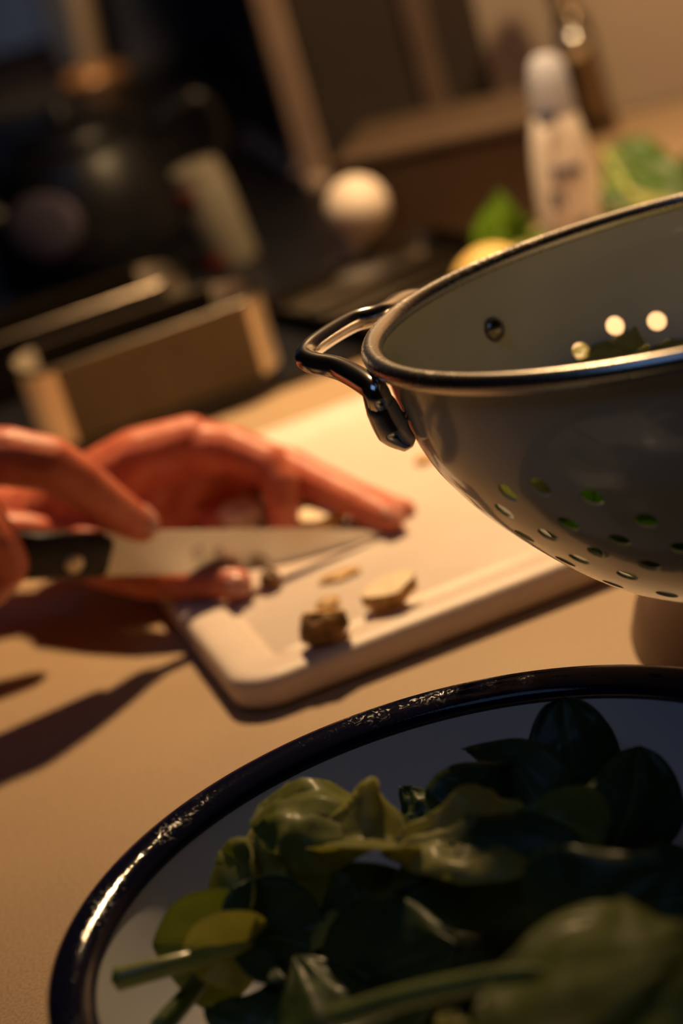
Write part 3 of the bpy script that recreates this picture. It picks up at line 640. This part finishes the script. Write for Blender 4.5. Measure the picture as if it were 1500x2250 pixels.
bl([(1300, 2300, .085), (1420, 2180, .098), (1560, 2020, .108)], (-0.2, 0.0, 0.95), .048, M_leaf, 'blurred spinach leaf in the bottom right corner of the bowl', seed=17, cup=-.1)
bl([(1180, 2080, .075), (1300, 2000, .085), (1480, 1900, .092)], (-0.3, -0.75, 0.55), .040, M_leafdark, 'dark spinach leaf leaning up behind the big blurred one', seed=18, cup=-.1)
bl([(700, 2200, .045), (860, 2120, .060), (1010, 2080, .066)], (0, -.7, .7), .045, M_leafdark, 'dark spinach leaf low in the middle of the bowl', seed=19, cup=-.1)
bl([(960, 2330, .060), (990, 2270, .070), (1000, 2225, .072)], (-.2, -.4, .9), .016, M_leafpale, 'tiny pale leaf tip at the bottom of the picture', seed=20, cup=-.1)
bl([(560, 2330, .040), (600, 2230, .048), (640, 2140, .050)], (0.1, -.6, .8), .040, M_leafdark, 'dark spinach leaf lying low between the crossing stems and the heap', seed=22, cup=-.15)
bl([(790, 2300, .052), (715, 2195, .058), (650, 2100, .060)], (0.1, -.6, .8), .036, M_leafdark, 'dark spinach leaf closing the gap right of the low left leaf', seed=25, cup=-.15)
fr = random.Random(21)
for k in range(24):                                        # the rest of the heap
    a = fr.uniform(0, 2*PI); rr = math.sqrt(fr.random())*0.055+0.004; cx, cy = BC.x+0.022+rr*math.cos(a), BC.y-0.014+rr*math.sin(a)
    z = 0.018+0.030*fr.random()*(1-rr/0.09)
    yaw = fr.uniform(0, 2*PI); d = Vector((math.cos(yaw), math.sin(yaw), 0)); l = fr.uniform(.018, .026)
    p = Vector((cx, cy, z))
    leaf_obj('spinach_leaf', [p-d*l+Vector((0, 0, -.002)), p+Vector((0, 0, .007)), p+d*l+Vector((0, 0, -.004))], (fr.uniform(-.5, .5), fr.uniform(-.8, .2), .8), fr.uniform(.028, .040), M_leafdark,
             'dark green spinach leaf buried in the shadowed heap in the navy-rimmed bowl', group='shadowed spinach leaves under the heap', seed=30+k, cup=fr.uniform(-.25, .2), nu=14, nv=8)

M_water = mat('water', (1, 1, 1), 0.03, noise_scale=10, trans=1.0, ior=1.33)
for i_, j_, r_ in ((6, 5, .0013), (8, 7, .0017), (9, 4, .0011), (11, 8, .0019), (12, 5, .0014), (14, 7, .0012), (5, 8, .0015), (7, 3, .0010), (10, 9, .0012)):
    q_ = wet.data.vertices[(i_*13+j_)*2]
    b_ = bmesh.new(); bmesh.ops.create_uvsphere(b_, u_segments=14, v_segments=9, radius=r_)
    for v in b_.verts: v.co.z *= .6
    d_ = from_bm('water_drop', b_, M_water, wet); nrm_ = q_.normal if q_.normal.z > 0 else -q_.normal
    d_.location = q_.co+nrm_*r_*.25; d_.rotation_euler = nrm_.to_track_quat('Z', 'Y').to_euler()
# leaves inside the colander, lying against its wall
def cw(a, s, off=0.004):
    r, z, nr, nz = prof_at(s); r -= nr*off; z -= nz*off; return col.matrix_world @ Vector((r*math.cos(math.radians(a)), r*math.sin(math.radians(a)), z+CDEP))
GC = 'spinach leaves seen through the colander holes'
crnd = random.Random(5)
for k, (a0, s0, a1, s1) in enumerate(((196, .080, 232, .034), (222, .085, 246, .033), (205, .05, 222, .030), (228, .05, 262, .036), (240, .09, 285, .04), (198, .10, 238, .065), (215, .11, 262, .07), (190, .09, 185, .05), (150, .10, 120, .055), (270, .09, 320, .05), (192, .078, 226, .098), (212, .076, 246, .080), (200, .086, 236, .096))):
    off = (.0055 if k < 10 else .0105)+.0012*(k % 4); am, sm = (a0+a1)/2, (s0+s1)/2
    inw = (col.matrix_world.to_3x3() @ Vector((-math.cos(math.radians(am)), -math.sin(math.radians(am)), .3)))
    leaf_obj('spinach_leaf', [cw(a0, s0, off), cw(am, sm, off+.001), cw(a1, s1, off)], inw, .034, (M_leafdark if k > 9 else M_leaflit if k in (0, 1, 4) else M_leaf),  # bright and dark greens paint lit upper and shaded lower leaves
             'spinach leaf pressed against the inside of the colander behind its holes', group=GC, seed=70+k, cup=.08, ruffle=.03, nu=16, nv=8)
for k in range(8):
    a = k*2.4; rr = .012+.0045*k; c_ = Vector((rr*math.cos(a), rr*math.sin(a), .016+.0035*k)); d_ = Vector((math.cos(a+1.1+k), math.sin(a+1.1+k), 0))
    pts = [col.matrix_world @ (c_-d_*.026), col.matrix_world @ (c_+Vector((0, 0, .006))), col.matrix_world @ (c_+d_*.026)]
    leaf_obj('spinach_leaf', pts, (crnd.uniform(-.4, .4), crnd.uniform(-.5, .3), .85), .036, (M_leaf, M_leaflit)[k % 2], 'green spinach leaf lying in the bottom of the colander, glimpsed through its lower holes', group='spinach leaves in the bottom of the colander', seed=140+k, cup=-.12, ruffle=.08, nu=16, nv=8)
for k, (px, py, px2, py2, zl, lab) in enumerate(((1238, 797, 1425, 770, -.043, 'light green spinach leaf top showing over the colander\'s near rim'), (1410, 800, 1600, 765, -.049, 'green spinach leaf right of the light leaf inside the colander'))):
    A, B = col.matrix_world @ loc_plane(px, py, zl), col.matrix_world @ loc_plane(px2, py2, zl+.002)
    leaf_obj('spinach_leaf', [A, A.lerp(B, .5)+Vector((0, 0, .003)), B], (0, -.12, 1), .040, (M_leafpale, M_leafpale)[k], lab, seed=90+k, cup=-.1, ruffle=.12)

# ---------------------------------------------------------------- background things on the worktop
# black glass hob behind the board on the left
HA = at_z(640, 846); hd = AX
h0 = HA+AX*0.085-AY*0.004; h1 = HA-AX*0.60-AY*0.004; h2 = Vector((-1.2, 2.425, 0)); h3 = Vector((0.028, 2.425, 0)); h4 = Vector((0.028, 1.80, 0))
bm = hull_bm([(p.x, p.y, z) for z in (0, 0.006) for p in (h0, h1, h2, h3, h4, h0+Vector((-.012, .40, 0)))])  # hob outline stretched to the back wall to darken the worktop there
hob = from_bm('hob', bm, M_gloss, smooth=False)
tag(hob, 'black glass hob plate behind the cutting board at the left', 'hob')
M_cornerlit = mat('steel_highlight', (0.74, 0.62, 0.47), 0.42, 0.55, noise_scale=60, var=.04)  # lighter steel, paints the highlight on the tins' rounded corners
def tin(name, corner, length, depth, h, label, th=0.0018, r=0.021):
    t = empty(name, corner, label, 'tin', 'brushed steel tins behind the hands'); t.rotation_euler = (0, 0, ANG)
    loops = []
    for ins, z in ((0.003, 0.006), (0.0, 0.008), (-0.0005, h-0.003), (-0.0015, h-0.001), (-0.0005, h), (0.0012, h-0.0008), (th, h-0.004), (th+0.001, 0.010), (th+0.006, 0.0085)):
        loops.append([(x-length/2, y+depth/2, z) for x, y in rrect(length/2-ins, depth/2-ins, r)])
    bo_ = from_bm('body', loops_bm(loops), M_steel, t, angle=40); bo_.data.materials.append(M_cornerlit)
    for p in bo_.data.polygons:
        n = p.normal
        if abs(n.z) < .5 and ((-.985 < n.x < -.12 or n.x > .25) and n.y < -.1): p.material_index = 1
    lb = [[(x-length/2, y+depth/2, z) for x, y in rrect(length/2-i, depth/2-i, r*.9)] for i, z in ((0.004, 0), (0.002, 0.001), (0.002, 0.0062), (0.006, 0.0062))]
    from_bm('base', loops_bm(lb), M_black, t, angle=40); return t
Z6 = Vector((0, 0, 0.0062))
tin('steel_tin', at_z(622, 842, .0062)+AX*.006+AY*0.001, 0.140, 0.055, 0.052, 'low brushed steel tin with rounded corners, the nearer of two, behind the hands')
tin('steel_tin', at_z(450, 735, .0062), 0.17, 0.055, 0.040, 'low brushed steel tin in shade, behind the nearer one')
# round ball on a stem
bp_ = at_z(752, 632); T_ = at_d(785, 455, 1.47)
st = empty('ball_topped_stand', Vector((T_.x-.012, T_.y, 0.0062)), 'pale ball on a slim stem with a round foot, beyond the hob', 'ornament')
zb = T_.z-.0062
from_bm('base', lathe_bm([(0, 0), (0.024, 0), (0.025, 0.002), (0.02, 0.005), (0.006, 0.008), (0, 0.008)], 40), M_cab, st)
from_bm('stem', tube_bm([(0, 0, .006), (.002, 0, zb*.4), (.009, 0, zb-.018)], [.007, .0062, .006], 14, 6), M_pale, st)
bb = bmesh.new(); bmesh.ops.create_uvsphere(bb, u_segments=32, v_segments=20, radius=0.0195); o_ = from_bm('ball', bb, M_pale, st); o_.location = (.012, 0, zb)
# steel draining tray between the ball and the colander
dt = empty('drain_tray', at_z(905, 668)+Vector((0, 0, .0062)), 'low steel draining tray beyond the colander handle', 'tray'); dt.rotation_euler = (0, 0, ANG+.25)
lps = [[(x, y, z) for x, y in rrect(.062-i, .07-i, .014)] for i, z in ((.003, 0), (0, .002), (-.003, .010), (-.004, .0115), (-.002, .012), (.0015, .003), (.004, .002))]
from_bm('tray', loops_bm(lps), M_steel, dt, angle=40)
for k in range(5): from_bm('ridge', box_bm(.10, .004, .003, (0, -.044+.022*k, .0035), .001), M_steel, dt)
# dark wooden bread box against the wall
bA = at_z(735, 585); bB = at_z(1150, 560); bd = WD*-1; bn = Vector((WN.x, WN.y, 0)); bn = bn if bn.y > 0 else -bn
bx = empty('bread_box', at_z(985, 535), 'dark brown wooden bread box with a lid toned paler as if lit, left of the white bottle', 'box'); bx.rotation_euler = (0, 0, math.radians(-18))
from_bm('body', box_bm(.126, .085, .060, (0.008, .0425, .030), .003), M_wood, bx, smooth=False)
from_bm('lid', box_bm(.130, .089, .007, (0.008, .0425, .0638), .002), mat('lid_lit_wood', (0.07, 0.044, 0.027), 0.5, noise_scale=14, var=0.15), bx, smooth=False)  # lid wood lightened to paint the light on the box top
# pale stick lying back from the post
sk0, sk1 = at_z(706, 412, .004), at_z(548, 306, .004)
tag(from_bm('wooden_stick', tube_bm([sk0, sk0.lerp(sk1, .5), sk1], [.0085, .008, .008], 12, 4), mat('brown_stick', (0.62, 0.46, 0.35), 0.5, noise_scale=40, var=.15)), 'pale brown stick lying back from the foot of the pale post', 'stick')
# spice jar
jr = empty('spice_jar', at_z(512, 575, .0062), 'pale cardboard spice jar with red trim, in the dark behind the tins', 'jar'); jr.rotation_euler = (0, math.radians(-6), 0)
from_bm('body', lathe_bm([(0, 0), (.0175, 0), (.018, .002), (.018, .058), (.017, .060), (0, .060)], 40), M_jar, jr, angle=40)
from_bm('lid', lathe_bm([(0, .060), (.0165, .060), (.0165, .0675), (.0155, .069), (0, .069)], 40), M_jar, jr, angle=40)
for z0, z1, a0, a1 in ((.046, .058, 3.2, 4.35), (.0, .011, 3.3, 4.5)):
    bm = bmesh.new(); vs = []
    for k in range(9):
        a = a0+(a1-a0)*k/8; vs.append([bm.verts.new((rr_*math.cos(a), rr_*math.sin(a), z)) for z in (z0, z1) for rr_ in (.0178, .0184)])
    for p, q in zip(vs[:-1], vs[1:]):
        for i, j in ((0, 1), (1, 3), (3, 2), (2, 0)): bm.faces.new((p[i], p[j], q[j], q[i]))
    from_bm('red_print', bm, M_red, jr)
# dark kettle
kc = at_z(225, 560, .0062)
kt = empty('kettle', kc, 'dark kettle with a lilac-grey sheen, far left in the dark', 'kettle')
from_bm('body', lathe_bm([(0, 0), (.068, 0), (.072, .004), (.072, .02), (.066, .05), (.055, .075), (.044, .088), (0, .088)], 56), M_gloss, kt, angle=50)
from_bm('lid', lathe_bm([(.043, .088), (.040, .095), (.015, .100), (.006, .102), (.007, .110), (0, .112)], 40), M_gloss, kt)
from_bm('handle', tube_bm([(.055, .01, .075), (.095, .015, .085), (.10, .015, .05), (.07, .01, .02)], [.007, .007, .007, .006], 12, 6), M_black, kt)
from_bm('spout', tube_bm([(-.055, -.02, .045), (-.085, -.03, .06), (-.105, -.035, .082)], [.016, .012, .008], 14, 6), M_gloss, kt)
pl = from_bm('sheen_patch', lathe_bm([(0, .0025), (.022, .002), (.026, 0), (0, -.002)], 40), M_lilac, kt)  # lilac disc paints a bluish reflection on the kettle's side
dirp = Vector((-.42, -.88, .25)).normalized(); pl.location = dirp*.0685+Vector((0, 0, .026)); pl.rotation_euler = dirp.to_track_quat('Z', 'Y').to_euler(); pl.scale = (1.15, .9, 1)
# tap column with a collar, back left
tb = at_z(213, 182, .0062); tp = empty('tap_column', tb, 'pale metal tap column rising from a brown collar, far back left', 'tap'); tp.rotation_euler = (0, math.radians(6), 0)
from_bm('column', tube_bm([(0, 0, .006), (0, 0, .03), (0, 0, .3)], [.0125, .0115, .0115], 20, 4), mat('tap_metal', (0.80, 0.62, 0.46), 0.35, 0.6, noise_scale=40, var=.05), tp)
from_bm('collar', lathe_bm([(0, 0), (.033, 0), (.034, .004), (.028, .012), (.0135, .016), (0, .016)], 40), mat('collar_brown', (0.20, 0.10, 0.04), 0.4, 0.4, noise_scale=40, var=.1), tp)
# white squeeze bottle
b0 = at_z(1268, 556); bt = empty('squeeze_bottle', b0, 'slim white bottle with a grey-blue cap and navy print, by the wall', 'bottle'); bt.rotation_euler = (math.radians(0), math.radians(4.0), math.radians(10))
def oval(rx, ry, z, n=32, ox=0): return [(ox+rx*math.cos(2*PI*k/n), ry*math.sin(2*PI*k/n), z) for k in range(n)]
from_bm('body', loops_bm([oval(.0165, .012, 0), oval(.0182, .0135, .003), oval(.0188, .014, .03), oval(.0180, .0138, .055), oval(.0160, .013, .072), oval(.0135, .012, .082), oval(.0120, .011, .085)]), M_bottle, bt, angle=50)
from_bm('cap', loops_bm([oval(.0128, .0118, .0848), oval(.0132, .012, .088), oval(.0120, .0112, .104), oval(.0098, .0095, .114), oval(.006, .006, .1185)]), M_cap, bt, angle=50)
def decal(name, m, parts):
    bm = bmesh.new()
    for x, z, w, h in parts:
        ry = .014*math.sqrt(max(0.05, 1-(x/.0187)**2)); box_bm(w, .0012, h, (x, -ry-.0002, z), bm=bm)
    return from_bm(name, bm, m, bt, smooth=False)
decal('cap_shadow', M_print, [(-.0085, .0845, .010, .007)])  # navy decal paints the shadow at the cap
decal('navy_lettering', M_print, [(-.010, .052, .0022, .009), (-.007, .052, .0022, .009), (-.004, .0535, .0055, .002), (-.001, .052, .002, .008), (.002, .0535, .0022, .006), (.0045, .0515, .002, .007), (-.0115, .037, .005, .010), (-.0075, .037, .002, .009)])
decal('teal_emblem', M_print2, [(.0035, .018, .009, .009), (.0035, .018, .006, .0125)])
# chrome mixer tap at the right, catching the lamps
mb = at_z(1310, 290); mx_ = empty('mixer_tap', mb, 'dark chrome mixer tap behind the white bottle, catching two glints', 'tap')
from_bm('column', tube_bm([(0, 0, 0), (0, 0, .02), (0, 0, .07), (0, 0, .085)], [.017, .0145, .0135, .010], 24, 4), mat('dark_chrome', (0.22, 0.17, 0.13), 0.16, 1.0, noise_scale=40, var=.1), mx_)
bb = bmesh.new(); bmesh.ops.create_uvsphere(bb, u_segments=28, v_segments=16, radius=0.0125); o_ = from_bm('lever_knob', bb, M_chrome, mx_); o_.location = (-.004, -.010, .066)
from_bm('spout', tube_bm([(0, 0, .078), (-.004, -.002, .12), (-.006, -.01, .17), (-.006, -.04, .20), (-.006, -.07, .19)], [.010, .009, .008, .008, .008], 16, 6), M_chrome, mx_)
# lit lemon half glimpsed over the rim
lm = empty('lemon', at_z(1085, 630), 'bright yellow lemon just beyond the colander rim', 'lemon')
bb = bmesh.new(); bmesh.ops.create_uvsphere(bb, u_segments=28, v_segments=16, radius=1)
for v in bb.verts: v.co = Vector((v.co.x*.017*(1+.25*abs(v.co.x)**6), v.co.y*.0125, v.co.z*.0125+.0125))
from_bm('fruit', bb, M_yellow, lm); from_bm('stalk_end', lathe_bm([(0, .0012), (.002, .001), (.0025, 0), (0, 0)], 12), M_stemdark, lm).location = (-.0208, 0, .0125)
# herb bunches
def herb(name, base, label, leaves):
    h = empty(name, base, label, 'herb')
    for k, (spine, hint, w, m) in enumerate(leaves):
        sp = [at_d(*q) for q in spine]
        leaf_obj('leaf', sp, hint, w, m, None, seed=120+k+len(label), cup=-.1, ruffle=.06, parent=h, stem=[Vector(base)+Vector((0, 0, .004+.002*k))], stem_r=.0015)
    return h
herb('herb_bunch', at_z(1135, 590), 'small bright green herb sprig left of the white bottle', [
    (((1150, 565, 1.43), (1105, 510, 1.42), (1095, 420, 1.42)), (0, -.8, .5), .042, M_leaflit), (((1140, 575, 1.42), (1175, 535, 1.41), (1225, 505, 1.41)), (0, -.6, .8), .024, M_leaflit), (((1120, 580, 1.41), (1100, 545, 1.40), (1085, 510, 1.40)), (0, -.8, .5), .030, M_leaflit), (((1130, 560, 1.40), (1145, 545, 1.40), (1165, 535, 1.395)), (0, -.6, .8), .010, M_leafpale)])
herb('herb_plant', at_z(1430, 500), 'large bright green leafy herb at the right edge behind the colander', [
    (((1330, 335, 1.46), (1420, 375, 1.45), (1540, 430, 1.44)), (-.1, -.75, .65), .042, M_leafbright), (((1335, 390, 1.45), (1420, 430, 1.44), (1540, 455, 1.43)), (0, -.75, .6), .030, M_leafbright), (((1370, 480, 1.43), (1350, 440, 1.43), (1335, 395, 1.44)), (0, -.8, .5), .026, M_leafbright), (((1350, 415, 1.44), (1410, 440, 1.43), (1500, 440, 1.425)), (0, -.7, .7), .011, M_leafpale), (((1470, 480, 1.43), (1500, 420, 1.44), (1510, 330, 1.46)), (0, -.8, .5), .030, M_leafdark), (((1330, 470, 1.42), (1390, 465, 1.42), (1450, 470, 1.42)), (0, -.8, .5), .018, M_leafdark)])
